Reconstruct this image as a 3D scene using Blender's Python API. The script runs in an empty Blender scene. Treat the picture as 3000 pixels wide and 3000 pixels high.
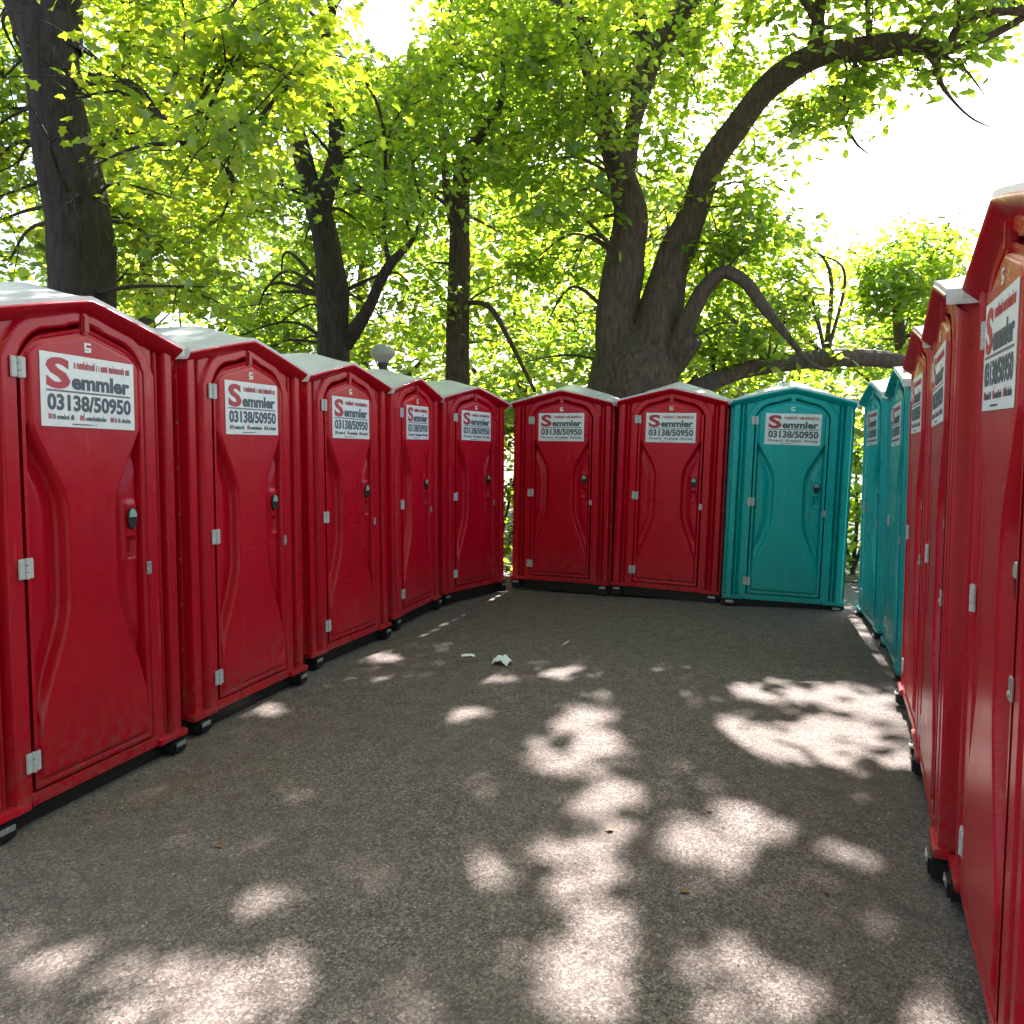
import bpy, bmesh, math, random
import numpy as np
from mathutils import Vector, Matrix

R = math.radians
rng = np.random.default_rng(7)
random.seed(7)
scene = bpy.context.scene
COL = scene.collection

# ------------------------------------------------------------------ camera
BASE = 0.09                                   # toilet floors stand this far above the ground
CAM_H = 1.384 + BASE
PITCH, ROLL, FPX = 0.07012, -0.00058, 2372.8  # fitted to the photograph (3000 px wide)
cam_d = bpy.data.cameras.new('camera')
cam = bpy.data.objects.new('camera', cam_d)
COL.objects.link(cam)
cam.location = (0, 0, CAM_H)
cam.rotation_euler = (Matrix.Rotation(math.pi / 2 - PITCH, 3, 'X') @ Matrix.Rotation(-ROLL, 3, 'Z')).to_euler()
cam_d.sensor_width = 36
cam_d.lens = 36 * FPX / 3000
cam_d.shift_x = -4.8 / 3000
cam_d.clip_start = 0.05
cam_d.clip_end = 2000
scene.camera = cam

# ------------------------------------------------------------------ sky and sun
SUN_EL, SUN_AZ = R(40), R(17)                 # azimuth measured from +Y towards +X
world = bpy.data.worlds.new('World')
scene.world = world
world.use_nodes = True
wn = world.node_tree
bg = wn.nodes['Background']
sky = wn.nodes.new('ShaderNodeTexSky')
sky.sky_type = 'NISHITA'
sky.sun_disc = False
sky.sun_elevation = SUN_EL
sky.sun_rotation = SUN_AZ
sky.air_density = 1.0
sky.dust_density = 3.0
sky.ozone_density = 1.0
wn.links.new(sky.outputs[0], bg.inputs[0])
bg.inputs[1].default_value = 0.082
sun_d = bpy.data.lights.new('sun', 'SUN')
sun_d.energy = 5.0
sun_d.angle = R(0.53)
sun_d.color = (1.0, 0.96, 0.90)
sun = bpy.data.objects.new('sun', sun_d)
COL.objects.link(sun)
SUN_DIR = Vector((math.sin(SUN_AZ) * math.cos(SUN_EL), math.cos(SUN_AZ) * math.cos(SUN_EL), math.sin(SUN_EL)))
sun.rotation_euler = SUN_DIR.to_track_quat('Z', 'Y').to_euler()
sun.location = (3, 12, 20)
scene.view_settings.view_transform = 'Standard'
scene.view_settings.look = 'None'
scene.view_settings.exposure = 2.45
scene.view_settings.gamma = 1.0
scene.view_settings.use_curve_mapping = False
scene.render.engine = 'CYCLES'
scene.cycles.use_light_tree = False
scene.cycles.max_bounces = 4
scene.cycles.diffuse_bounces = 2
scene.cycles.glossy_bounces = 2
scene.cycles.transmission_bounces = 2
scene.cycles.transparent_max_bounces = 8
scene.cycles.sample_clamp_indirect = 6.0


# ------------------------------------------------------------------ helpers
def at(u, v, Y):
    """a point seen at (u, v) on a 1932 px wide picture, Y metres in front of the camera"""
    s = 3000 / 1932
    X = (u * s - 1504.8) / FPX
    U = -(v * s - 1500) / FPX
    cr, sr = math.cos(ROLL), math.sin(ROLL)
    x, up = X * cr + U * sr, -X * sr + U * cr
    c, s_ = math.cos(PITCH), math.sin(PITCH)
    d = np.array([x, c + up * s_, -s_ + up * c])
    t = Y / d[1]
    return np.array([0, 0, CAM_H]) + d * t


def project(P):
    """inverse of at() for an (n,3) array"""
    x, y, z = P[:, 0], P[:, 1], P[:, 2] - CAM_H
    c, s = math.cos(PITCH), math.sin(PITCH)
    fw = np.maximum(y * c - z * s, 1e-3)
    up = y * s + z * c
    k = 1932 / 3000
    return (1504.8 + FPX * x / fw) * k, (1500 - FPX * up / fw) * k


def tag(o, label=None, cat=None, group=None, kind=None):
    for k, v in (('label', label), ('category', cat), ('group', group), ('kind', kind)):
        if v:
            o[k] = v
    return o


def link(name, me, parent=None, mat=None, loc=(0, 0, 0), rot=(0, 0, 0)):
    o = bpy.data.objects.new(name, me)
    COL.objects.link(o)
    o.location = loc
    o.rotation_euler = rot
    if parent is not None:
        o.parent = parent
    if mat is not None and me is not None:
        if len(me.materials) == 0:
            me.materials.append(mat)
    return o


def mesh_np(name, V, F, smooth=False, attr=None):
    """mesh from numpy verts and a (n,k) face array of one k"""
    me = bpy.data.meshes.new(name)
    V = np.asarray(V, dtype=np.float32)
    F = np.asarray(F, dtype=np.int32)
    n, k = F.shape
    me.vertices.add(len(V))
    me.vertices.foreach_set('co', V.ravel())
    me.loops.add(n * k)
    me.loops.foreach_set('vertex_index', F.ravel())
    me.polygons.add(n)
    me.polygons.foreach_set('loop_start', np.arange(0, n * k, k, dtype=np.int32))
    if smooth:
        me.polygons.foreach_set('use_smooth', np.ones(n, dtype=bool))
    if attr is not None:
        a = me.attributes.new('rnd', 'FLOAT', 'FACE')
        a.data.foreach_set('value', np.asarray(attr, dtype=np.float32))
    me.update(calc_edges=True)
    me.validate()
    return me


def mesh_bm(name, bm, smooth=False):
    me = bpy.data.meshes.new(name)
    bmesh.ops.recalc_face_normals(bm, faces=bm.faces)
    bm.to_mesh(me)
    bm.free()
    if smooth:
        for p in me.polygons:
            p.use_smooth = True
    return me


def box(bm, x0, x1, y0, y1, z0, z1, bev=0.0):
    g = bmesh.ops.create_cube(bm, size=1)
    vs = g['verts']
    for v in vs:
        v.co = Vector((x0 + (v.co.x + .5) * (x1 - x0), y0 + (v.co.y + .5) * (y1 - y0), z0 + (v.co.z + .5) * (z1 - z0)))
    if bev > 0:
        es = list({e for v in vs for e in v.link_edges})
        bmesh.ops.bevel(bm, geom=es, offset=bev, segments=2, affect='EDGES')


def cyl(bm, p, r, h, axis='Z', seg=16, r2=None, bev=0):
    m = Matrix.Identity(4)
    if axis == 'Y':
        m = Matrix.Rotation(math.pi / 2, 4, 'X')
    if axis == 'X':
        m = Matrix.Rotation(math.pi / 2, 4, 'Y')
    bmesh.ops.create_cone(bm, cap_ends=True, segments=seg, radius1=r, radius2=r if r2 is None else r2, depth=h,
                          matrix=Matrix.Translation(p) @ m)


def sstep(a, b, x):
    t = np.clip((x - a) / (b - a), 0, 1)
    return t * t * (3 - 2 * t)


# ------------------------------------------------------------------ materials
def new_mat(name):
    m = bpy.data.materials.new(name)
    m.use_nodes = True
    nt = m.node_tree
    return m, nt, nt.nodes['Principled BSDF'], nt.nodes['Material Output']


def N(nt, t, **kw):
    n = nt.nodes.new(t)
    for k, v in kw.items():
        setattr(n, k, v)
    return n


def ramp(nt, stops, src):
    r = N(nt, 'ShaderNodeValToRGB')
    e = r.color_ramp.elements
    while len(e) < len(stops):
        e.new(0.5)
    for q, (p, c) in zip(e, stops):
        q.position = p
        q.color = (*c, 1)
    nt.links.new(src, r.inputs[0])
    return r.outputs[0]


def noise(nt, scale, detail=4, rough=.55, vec=None, stretch=None):
    n = N(nt, 'ShaderNodeTexNoise')
    n.inputs['Scale'].default_value = scale
    n.inputs['Detail'].default_value = detail
    n.inputs['Roughness'].default_value = rough
    if vec is not None:
        if stretch:
            mp = N(nt, 'ShaderNodeMapping')
            mp.inputs['Scale'].default_value = stretch
            nt.links.new(vec, mp.inputs[0])
            vec = mp.outputs[0]
        nt.links.new(vec, n.inputs['Vector'])
    return n.outputs[0]


def mix(nt, fac, a, b, mode='MIX'):
    m = N(nt, 'ShaderNodeMix', data_type='RGBA', blend_type=mode)
    if isinstance(fac, float):
        m.inputs[0].default_value = fac
    else:
        nt.links.new(fac, m.inputs[0])
    for i, c in ((6, a), (7, b)):
        if isinstance(c, tuple):
            m.inputs[i].default_value = (*c, 1)
        else:
            nt.links.new(c, m.inputs[i])
    return m.outputs[2]


def plain(name, col, rough=.5, metal=0.0, spec=.5):
    m, nt, p, o = new_mat(name)
    tc = N(nt, 'ShaderNodeTexCoord')
    f = noise(nt, 14, 3, .6, tc.outputs['Object'])
    c = mix(nt, f, tuple(x * .82 for x in col), tuple(min(1, x * 1.12) for x in col))
    nt.links.new(c, p.inputs['Base Color'])
    p.inputs['Roughness'].default_value = rough
    p.inputs['Metallic'].default_value = metal
    p.inputs['Specular IOR Level'].default_value = spec
    return m


def plastic(name, col, dusty):
    """rotation-moulded cabin plastic: faintly mottled, dusty film, scuffs and streaks"""
    m, nt, p, o = new_mat(name)
    tc = N(nt, 'ShaderNodeTexCoord')
    oi = N(nt, 'ShaderNodeObjectInfo')
    add = N(nt, 'ShaderNodeVectorMath', operation='ADD')
    sc = N(nt, 'ShaderNodeVectorMath', operation='SCALE')
    nt.links.new(oi.outputs['Location'], sc.inputs[0])
    sc.inputs['Scale'].default_value = 3.7
    nt.links.new(tc.outputs['Object'], add.inputs[0])
    nt.links.new(sc.outputs[0], add.inputs[1])
    V = add.outputs[0]
    mott = noise(nt, 2.3, 3, .6, V)
    c = mix(nt, mott, tuple(x * .84 for x in col), tuple(min(1, x * 1.14) for x in col))
    wn_ = N(nt, 'ShaderNodeTexWhiteNoise')
    nt.links.new(oi.outputs['Location'], wn_.inputs['Vector'])
    fade = N(nt, 'ShaderNodeMapRange')
    fade.inputs[3].default_value = .80
    fade.inputs[4].default_value = 1.10
    nt.links.new(wn_.outputs['Value'], fade.inputs[0])
    hs = N(nt, 'ShaderNodeHueSaturation')
    nt.links.new(fade.outputs[0], hs.inputs['Value'])
    nt.links.new(c, hs.inputs['Color'])
    c = hs.outputs[0]
    streak = noise(nt, 6, 4, .65, V, (3.2, 3.2, .22))
    sm = ramp(nt, [(.5, (0, 0, 0)), (.74, (.14, .14, .14))], streak)
    c = mix(nt, sm, c, dusty)
    sep = N(nt, 'ShaderNodeSeparateXYZ')
    nt.links.new(tc.outputs['Object'], sep.inputs[0])
    # splashed dirt low down and in scattered smears
    mr = N(nt, 'ShaderNodeMapRange')
    mr.inputs[1].default_value = .42
    mr.inputs[2].default_value = 0.0
    mr.inputs[3].default_value = 0.0
    mr.inputs[4].default_value = .5
    nt.links.new(sep.outputs[2], mr.inputs[0])
    spl = noise(nt, 22, 6, .7, V)
    mul = N(nt, 'ShaderNodeMath', operation='MULTIPLY')
    nt.links.new(mr.outputs[0], mul.inputs[0])
    nt.links.new(ramp(nt, [(.42, (0, 0, 0)), (.66, (1, 1, 1))], spl), mul.inputs[1])
    c = mix(nt, mul.outputs[0], c, (.16, .12, .09))
    scr = noise(nt, 30, 2, .5, V, (1, 1, .12))
    sc2 = ramp(nt, [(.70, (0, 0, 0)), (.74, (.45, .45, .45))], scr)
    c = mix(nt, sc2, c, dusty)
    nt.links.new(c, p.inputs['Base Color'])
    rr = N(nt, 'ShaderNodeMapRange')
    rr.inputs[3].default_value = .20
    rr.inputs[4].default_value = .40
    nt.links.new(noise(nt, 5, 3, .6, V), rr.inputs[0])
    nt.links.new(rr.outputs[0], p.inputs['Roughness'])
    p.inputs['Specular IOR Level'].default_value = .38
    b = N(nt, 'ShaderNodeBump')
    b.inputs['Strength'].default_value = .10
    b.inputs['Distance'].default_value = .02
    nt.links.new(noise(nt, 9, 3, .5, V), b.inputs['Height'])
    b2 = N(nt, 'ShaderNodeBump')
    b2.inputs['Strength'].default_value = .12
    b2.inputs['Distance'].default_value = .001
    nt.links.new(noise(nt, 420, 2, .5, V), b2.inputs['Height'])
    nt.links.new(b.outputs[0], b2.inputs['Normal'])
    nt.links.new(b2.outputs[0], p.inputs['Normal'])
    return m


def leaf_mat(name, refl, trans, k=.55):
    m, nt, p, o = new_mat(name)
    nt.nodes.remove(p)
    a = N(nt, 'ShaderNodeAttribute', attribute_name='rnd')
    geo = N(nt, 'ShaderNodeNewGeometry')
    big = noise(nt, .55, 2, .5, geo.outputs['Position'])
    f = N(nt, 'ShaderNodeMath', operation='MULTIPLY_ADD')
    nt.links.new(big, f.inputs[0])
    f.inputs[1].default_value = .6
    f.inputs[2].default_value = -.3
    g = N(nt, 'ShaderNodeMath', operation='ADD', use_clamp=True)
    nt.links.new(a.outputs['Fac'], g.inputs[0])
    nt.links.new(f.outputs[0], g.inputs[1])
    cr = ramp(nt, [(0, tuple(x * .6 for x in refl)), (.6, refl), (1, (refl[0] * 1.7, refl[1] * 1.35, refl[2]))], g.outputs[0])
    ct = ramp(nt, [(0, (trans[0] * .55, trans[1] * .68, trans[2])), (.55, trans), (1, (trans[0] * 1.5, trans[1] * 1.2, trans[2]))], g.outputs[0])
    d = N(nt, 'ShaderNodeBsdfDiffuse')
    nt.links.new(cr, d.inputs[0])
    t = N(nt, 'ShaderNodeBsdfTranslucent')
    nt.links.new(ct, t.inputs[0])
    gl = N(nt, 'ShaderNodeBsdfGlossy')
    gl.inputs['Roughness'].default_value = .38
    gl.inputs['Color'].default_value = (.9, .95, .9, 1)
    m1 = N(nt, 'ShaderNodeMixShader')
    m1.inputs[0].default_value = k
    nt.links.new(d.outputs[0], m1.inputs[1])
    nt.links.new(t.outputs[0], m1.inputs[2])
    m2 = N(nt, 'ShaderNodeMixShader')
    m2.inputs[0].default_value = .06
    nt.links.new(m1.outputs[0], m2.inputs[1])
    nt.links.new(gl.outputs[0], m2.inputs[2])
    nt.links.new(m2.outputs[0], o.inputs[0])
    return m


def bark_mat(name, dark, light):
    m, nt, p, o = new_mat(name)
    geo = N(nt, 'ShaderNodeNewGeometry')
    V = geo.outputs['Position']
    a = noise(nt, 22, 7, .7, V, (1, 1, .22))
    b = noise(nt, 4, 4, .6, V)
    c = mix(nt, ramp(nt, [(.33, (0, 0, 0)), (.66, (1, 1, 1))], a), dark, light)
    c = mix(nt, ramp(nt, [(.55, (0, 0, 0)), (.75, (.45, .45, .45))], b), c, (.055, .06, .03))
    nt.links.new(c, p.inputs['Base Color'])
    p.inputs['Roughness'].default_value = .92
    bp = N(nt, 'ShaderNodeBump')
    bp.inputs['Strength'].default_value = 1.0
    bp.inputs['Distance'].default_value = .05
    nt.links.new(a, bp.inputs['Height'])
    nt.links.new(bp.outputs[0], p.inputs['Normal'])
    return m


RED = plastic('red_plastic', (.58, .001, .018), (.56, .08, .09))
TEAL = plastic('teal_plastic', (.003, .42, .42), (.16, .50, .49))
BLACK = plain('black_rubber', (.012, .012, .013), .45)
STEEL = plain('galvanised_steel', (.55, .56, .58), .38, .7)
HINGE = plain('grey_hinge_plastic', (.55, .56, .56), .45)
WHITE = plain('white_plastic', (.87, .88, .91), .35)
GREEN = plain('pale_green_indicator', (.30, .48, .38), .3)
PAPER = plain('white_paper', (.90, .90, .93), .7)
RIVET = plain('rivet_metal', (.42, .22, .22), .35, .6)
SIGNRED = plain('sign_red', (.52, .05, .07), .5)
SIGNINK = plain('sign_ink', (.085, .10, .13), .5)
SIGNGREY = plain('sign_grey', (.20, .15, .17), .5)


def roof_material():
    m, nt, p, o = new_mat('translucent_roof_plastic')
    tc = N(nt, 'ShaderNodeTexCoord')
    geo = N(nt, 'ShaderNodeNewGeometry')
    f = noise(nt, 5, 5, .65, geo.outputs['Position'])
    c = mix(nt, ramp(nt, [(.45, (0, 0, 0)), (.72, (.7, .7, .7))], f), (.92, .90, .95), (.70, .68, .70))
    p.inputs['Roughness'].default_value = .28
    nt.links.new(c, p.inputs['Base Color'])
    t = N(nt, 'ShaderNodeBsdfTranslucent')
    t.inputs[0].default_value = (.80, .86, .86, 1)
    mx = N(nt, 'ShaderNodeMixShader')
    mx.inputs[0].default_value = .3
    nt.links.new(p.outputs[0], mx.inputs[1])
    nt.links.new(t.outputs[0], mx.inputs[2])
    nt.links.new(mx.outputs[0], o.inputs[0])
    return m


ROOF = roof_material()


def ground_material():
    m, nt, p, o = new_mat('worn_gravelly_asphalt')
    geo = N(nt, 'ShaderNodeNewGeometry')
    V = geo.outputs['Position']
    patch = noise(nt, .9, 5, .6, V)
    mid = noise(nt, 9, 5, .65, V)
    vo = N(nt, 'ShaderNodeTexVoronoi')
    vo.inputs['Scale'].default_value = 165
    nt.links.new(V, vo.inputs['Vector'])
    vo2 = N(nt, 'ShaderNodeTexVoronoi')
    vo2.inputs['Scale'].default_value = 85
    nt.links.new(V, vo2.inputs['Vector'])
    bw = N(nt, 'ShaderNodeRGBToBW')
    nt.links.new(vo.outputs['Color'], bw.inputs[0])
    bw2 = N(nt, 'ShaderNodeRGBToBW')
    nt.links.new(vo2.outputs['Color'], bw2.inputs[0])
    stone = ramp(nt, [(.12, (.030, .023, .021)), (.4, (.112, .085, .077)), (.68, (.214, .168, .153)), (.9, (.42, .355, .325))], bw.outputs[0])
    stone2 = ramp(nt, [(.2, (.058, .045, .041)), (.55, (.150, .115, .104)), (.85, (.30, .245, .225))], bw2.outputs[0])
    c = mix(nt, .42, stone, stone2)
    c = mix(nt, ramp(nt, [(.42, (0, 0, 0)), (.62, (.5, .5, .5))], patch), c, (.146, .111, .101))
    c = mix(nt, ramp(nt, [(.46, (0, 0, 0)), (.72, (.55, .55, .55))], mid), c, (.068, .050, .046))
    nt.links.new(c, p.inputs['Base Color'])
    p.inputs['Roughness'].default_value = .9
    p.inputs['Specular IOR Level'].default_value = .3
    b = N(nt, 'ShaderNodeBump')
    b.inputs['Strength'].default_value = .8
    b.inputs['Distance'].default_value = .006
    nt.links.new(bw.outputs[0], b.inputs['Height'])
    b2 = N(nt, 'ShaderNodeBump')
    b2.inputs['Strength'].default_value = .5
    b2.inputs['Distance'].default_value = .02
    nt.links.new(mid, b2.inputs['Height'])
    nt.links.new(b.outputs[0], b2.inputs['Normal'])
    nt.links.new(b2.outputs[0], p.inputs['Normal'])
    return m


GROUND = ground_material()


def stone_material():
    m, nt, p, o = new_mat('loose_stone')
    a = N(nt, 'ShaderNodeAttribute', attribute_name='rnd')
    c = ramp(nt, [(0, (.05, .045, .045)), (.5, (.17, .15, .145)), (.85, (.26, .22, .205)), (1, (.38, .335, .31))], a.outputs['Fac'])
    nt.links.new(c, p.inputs['Base Color'])
    p.inputs['Roughness'].default_value = .85
    return m


# ------------------------------------------------------------------ ground
def build_ground():
    xs = np.concatenate([[-600, -200, -60, -25], np.arange(-12, 12.01, .25), [25, 60, 200, 600]])
    ys = np.concatenate([[-600, -200, -60, -25], np.arange(-8, 16.01, .25), [25, 60, 200, 900]])
    X, Y = np.meshgrid(xs, ys)
    Z = (np.sin(X * 1.7 + .6) * np.cos(Y * 1.3) * .006 + np.sin(X * .7 - Y * .9) * .007) * ((np.abs(X) < 11) & (Y < 15) & (Y > -7)) - .006
    V = np.stack([X.ravel(), Y.ravel(), Z.ravel()], 1)
    nx = len(xs)
    i = (np.arange(len(ys) - 1)[:, None] * nx + np.arange(nx - 1)[None]).ravel()
    F = np.stack([i, i + 1, i + 1 + nx, i + nx], 1)
    o = link('ground', mesh_np('ground', V, F, True), mat=GROUND)
    tag(o, 'grey brown gravelly asphalt yard between the rows of toilets', 'ground', kind='structure')
    bm = bmesh.new()
    ring = [(-60, 10.1), (-8, 10.1), (-3, 10.6), (2.2, 10.2), (4.1, 9.2), (9, 8.6), (60, 8.0), (60, 120), (-60, 120)]
    bm.faces.new([bm.verts.new((x, y, .012)) for x, y in ring])
    m, nt, p, o_ = new_mat('added_dark_lawn')  # dark sheet added so that less brightness shows through the gaps
    g = N(nt, 'ShaderNodeNewGeometry')
    c = mix(nt, ramp(nt, [(.35, (0, 0, 0)), (.65, (1, 1, 1))], noise(nt, 6, 8, .7, g.outputs['Position'])), (.030, .045, .012), (.085, .085, .035))
    nt.links.new(c, p.inputs['Base Color'])
    p.inputs['Roughness'].default_value = .95
    tag(link('lawn', mesh_bm('lawn', bm), mat=m), 'dull green lawn added behind the toilets to darken the gaps between them', 'lawn', kind='structure')
    # loose stones
    n = 14000
    px = rng.uniform(-2.6, 3.2, n)
    py = 1.3 + 7.0 * rng.random(n) ** 1.7
    s = np.minimum(rng.gamma(2.2, .0016, n) + .0012, .0065)
    T = np.array([[1, 0, 0], [0, 1, 0], [-1, 0, 0], [0, -1, 0], [0, 0, .8]], float)
    f = np.array([[0, 1, 4], [1, 2, 4], [2, 3, 4], [3, 0, 4]])
    an = rng.uniform(0, 6.28, n)
    ca, sa = np.cos(an), np.sin(an)
    J = rng.uniform(.6, 1.3, (n, 5, 1))
    L = T[None] * J * s[:, None, None]
    Vx = L[:, :, 0] * ca[:, None] - L[:, :, 1] * sa[:, None] + px[:, None]
    Vy = L[:, :, 0] * sa[:, None] + L[:, :, 1] * ca[:, None] + py[:, None]
    gz = np.sin(px * 1.7 + .6) * np.cos(py * 1.3) * .006 + np.sin(px * .7 - py * .9) * .007 - .006
    Vz = L[:, :, 2] + gz[:, None] - .0005
    V = np.stack([Vx, Vy, Vz], 2).reshape(-1, 3)
    F = (f[None] + 5 * np.arange(n)[:, None, None]).reshape(-1, 3)
    o = link('loose_gravel', mesh_np('loose_gravel', V, F, False, np.repeat(rng.random(n) ** 1.3, 4)), mat=stone_material())
    tag(o, 'fine loose gravel scattered over the yard', 'gravel', kind='stuff')


def gz(x, y):
    return math.sin(x * 1.7 + .6) * math.cos(y * 1.3) * .006 + math.sin(x * .7 - y * .9) * .007 - .006


# ------------------------------------------------------------------ portable toilet
HW, EAVE, PEAK, DEPTH = .56, 1.90, 2.03, 1.18


def gable(x):
    return PEAK - (PEAK - EAVE) * (np.abs(x) / HW) ** 1.08


def door_top(ax):
    return 1.935 - .27 * ax - .085 * np.clip((ax - .215) / .12, 0, 1.2) ** 2.2


DHW, DZ0 = .335, .05


def front_relief(x, z):
    """how far the cabin front stands out at (x, z)"""
    ax = np.abs(x)
    din = np.minimum(DHW - ax, door_top(np.minimum(ax, DHW)) - z)      # > 0 behind the door
    dout = np.minimum(.412 - ax, door_top(np.maximum(ax - .05, 0)) + .05 - z)
    band = sstep(-.008, .008, dout) * .022
    h = band
    h = h - sstep(-.007, .003, din) * .07
    # upright panel and rounded corner post
    h = h - .030 * np.exp(-((ax - .430) / .008) ** 2)
    post = sstep(.468, .484, ax) * (1 - sstep(.526, .538, ax))
    h = h + post * .024
    h = h - .032 * np.exp(-((ax - .466) / .007) ** 2)
    h = h - sstep(.532, .542, ax) * .035
    # raised lip along the gable
    return h


def door_relief(x, z):
    ax = np.abs(x)
    d = np.minimum(np.minimum(DHW - ax, door_top(ax) - z), z - DZ0)
    zs = [0, .22, .42, .60, .72, .80, 1.16, 1.24, 1.54, 1.66, 2.2]
    ws = [.31, .30, .25, .175, .135, .125, .125, .14, .31, .40, .40]
    w = np.interp(z, zs, ws)
    # smooth the corners of the hourglass
    for dz in (.015, .03, .045):
        w = w + np.interp(z + dz, zs, ws) + np.interp(z - dz, zs, ws)
    w = w / 7
    amp = .056 * sstep(.2, .55, z)
    hour = sstep(-.026, -.003, w - ax)
    h = .033 - amp * (1 - hour) + .020 * sstep(-.05, -.11, w - ax) * sstep(.3, .6, z)
    rim = sstep(.034, .026, d)
    h = h * (1 - rim) + .024 * rim
    h = h - .018 * np.exp(-((d - .036) / .006) ** 2)
    # grab pocket under the latch
    q = np.maximum(np.abs(x - .253) / .023, np.abs(z - .967) / .044)
    h = h - .026 * sstep(1.15, .8, q)
    q2 = np.maximum(np.abs(x - .253) / .040, np.abs(z - 1.04) / .135)
    h = h + .006 * sstep(1.12, .9, q2)
    # seam of the mould halfway up
    h = h - .0012 * np.exp(-((z - .865) / .006) ** 2)
    e = sstep(.006, .0, d)
    return h - .012 * e


def grid_mesh(name, xs, zf, relief, nz, smooth=True, y0=0.0):
    """height field on columns xs, each column running between zf(x)[0] and zf(x)[1]"""
    lo, hi = zf(xs)
    t = np.linspace(0, 1, nz)
    X = np.repeat(xs[:, None], nz, 1)
    Z = lo[:, None] + (hi - lo)[:, None] * t[None]
    Y = y0 - relief(X, Z)
    V = np.stack([X.ravel(), Y.ravel(), Z.ravel()], 1)
    n = len(xs)
    i = (np.arange(n - 1)[:, None] * nz + np.arange(nz - 1)[None]).ravel()
    F = np.stack([i, i + nz, i + nz + 1, i + 1], 1)
    # skirt round the rim, running back
    rimi = np.concatenate([np.arange(n) * nz, (n - 1) * nz + np.arange(1, nz), np.arange(n - 2, -1, -1) * nz + nz - 1, np.arange(nz - 2, 0, -1)])
    Vb = V[rimi].copy()
    Vb[:, 1] = y0 + .03
    k = len(V)
    m = len(rimi)
    j = np.arange(m)
    Fs = np.stack([rimi, k + j, k + (j + 1) % m, rimi[(j + 1) % m]], 1)[:, ::-1]
    me = mesh_np(name, np.concatenate([V, Vb]), np.concatenate([F, Fs]), smooth)
    return me


def text_mesh(name, s, size, x, z, y, bold=.0, shear=0.0, xscale=1.0, align='LEFT'):
    cu = bpy.data.curves.new(name, 'FONT')
    cu.body = s
    cu.size = size
    cu.offset = bold
    cu.shear = shear
    cu.align_x = align
    cu.extrude = .0008
    cu.resolution_u = 3
    o = bpy.data.objects.new(name, cu)
    COL.objects.link(o)
    dg = bpy.context.evaluated_depsgraph_get()
    me = bpy.data.meshes.new_from_object(o.evaluated_get(dg))
    bpy.data.objects.remove(o)
    bpy.data.curves.remove(cu)
    w = max((v.co.x for v in me.vertices), default=0) - min((v.co.x for v in me.vertices), default=0)
    sx = xscale if xscale < 5 else 1
    for v in me.vertices:
        a, b, c = v.co
        v.co = (x + a * sx, y - c, z + b)
    me.materials.clear()
    return me, w


def fit_text(name, s, x0, x1, z0, h, y, bold=0.0):
    """text stretched to x0..x1 with capitals h high"""
    me, w = text_mesh(name, s, h / .72, 0, 0, 0, bold)
    xs = [v.co.x for v in me.vertices]
    a, b = min(xs), max(xs)
    for v in me.vertices:
        v.co = (x0 + (v.co.x - a) / (b - a) * (x1 - x0), y + v.co.y, z0 + v.co.z)
    return me


def strokes(name, rows, y, seed):
    """tiny print too small to read: short upright strokes"""
    r = random.Random(seed)
    bm = bmesh.new()
    for (x0, x1, z0, h) in rows:
        x = x0
        while x < x1:
            w = r.uniform(.002, .0045)
            hh = h * r.choice((.6, .62, .65, .68, .7, .95))
            box(bm, x, min(x + w, x1), y - .0006, y, z0, z0 + hh)
            x += w + r.uniform(.0015, .003) + (.006 if r.random() < .12 else 0)
    return mesh_bm(name, bm)


MESH = {}


def get(key, fn):
    if key not in MESH:
        MESH[key] = fn()
    return MESH[key]


def coloured(key, fn, mat):
    k = (key, mat.name)
    if k not in MESH:
        me = get(key, fn)
        if any(kk[0] == key for kk in MESH if isinstance(kk, tuple)):
            me = me.copy()
        me.materials.clear()
        me.materials.append(mat)
        MESH[k] = me
    return MESH[k]


def front_mesh():
    xs = np.unique(np.concatenate([np.linspace(-HW, HW, 120), np.linspace(.40, .56, 48), -np.linspace(.40, .56, 48),
                                   np.linspace(.325, .345, 8), -np.linspace(.325, .345, 8)]))
    return grid_mesh('front_wall', xs, lambda x: (np.zeros_like(x) + .0, gable(x)), front_relief, 190)


def side_mesh():
    """both side walls and the back, with shallow upright ribs"""
    pts = []
    ny = 60
    for t in np.linspace(0, 1, ny):
        y = .03 + t * (DEPTH - .03)
        rib = .012 * (sstep(.2, .35, (t * 6) % 1) - sstep(.65, .8, (t * 6) % 1)) if .06 < t < .94 else 0
        pts.append((HW + rib - .006, y))
    for t in np.linspace(0, 1, 50):
        x = HW - t * 2 * HW
        rib = .012 * (sstep(.2, .35, (t * 6) % 1) - sstep(.65, .8, (t * 6) % 1)) if .06 < t < .94 else 0
        pts.append((x, DEPTH + rib))
    for t in np.linspace(1, 0, ny):
        y = .03 + t * (DEPTH - .03)
        rib = .012 * (sstep(.2, .35, (t * 6) % 1) - sstep(.65, .8, (t * 6) % 1)) if .06 < t < .94 else 0
        pts.append((-HW - rib + .006, y))
    P = np.array(pts)
    n = len(P)
    zt = np.where(P[:, 1] > DEPTH - .02, gable(np.clip(P[:, 0], -HW, HW)), EAVE)
    V = np.concatenate([np.c_[P, np.zeros(n)], np.c_[P, zt]])
    i = np.arange(n - 1)
    F = np.stack([i, i + 1, i + 1 + n, i + n], 1)
    return mesh_np('side_walls', V, F)


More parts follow.
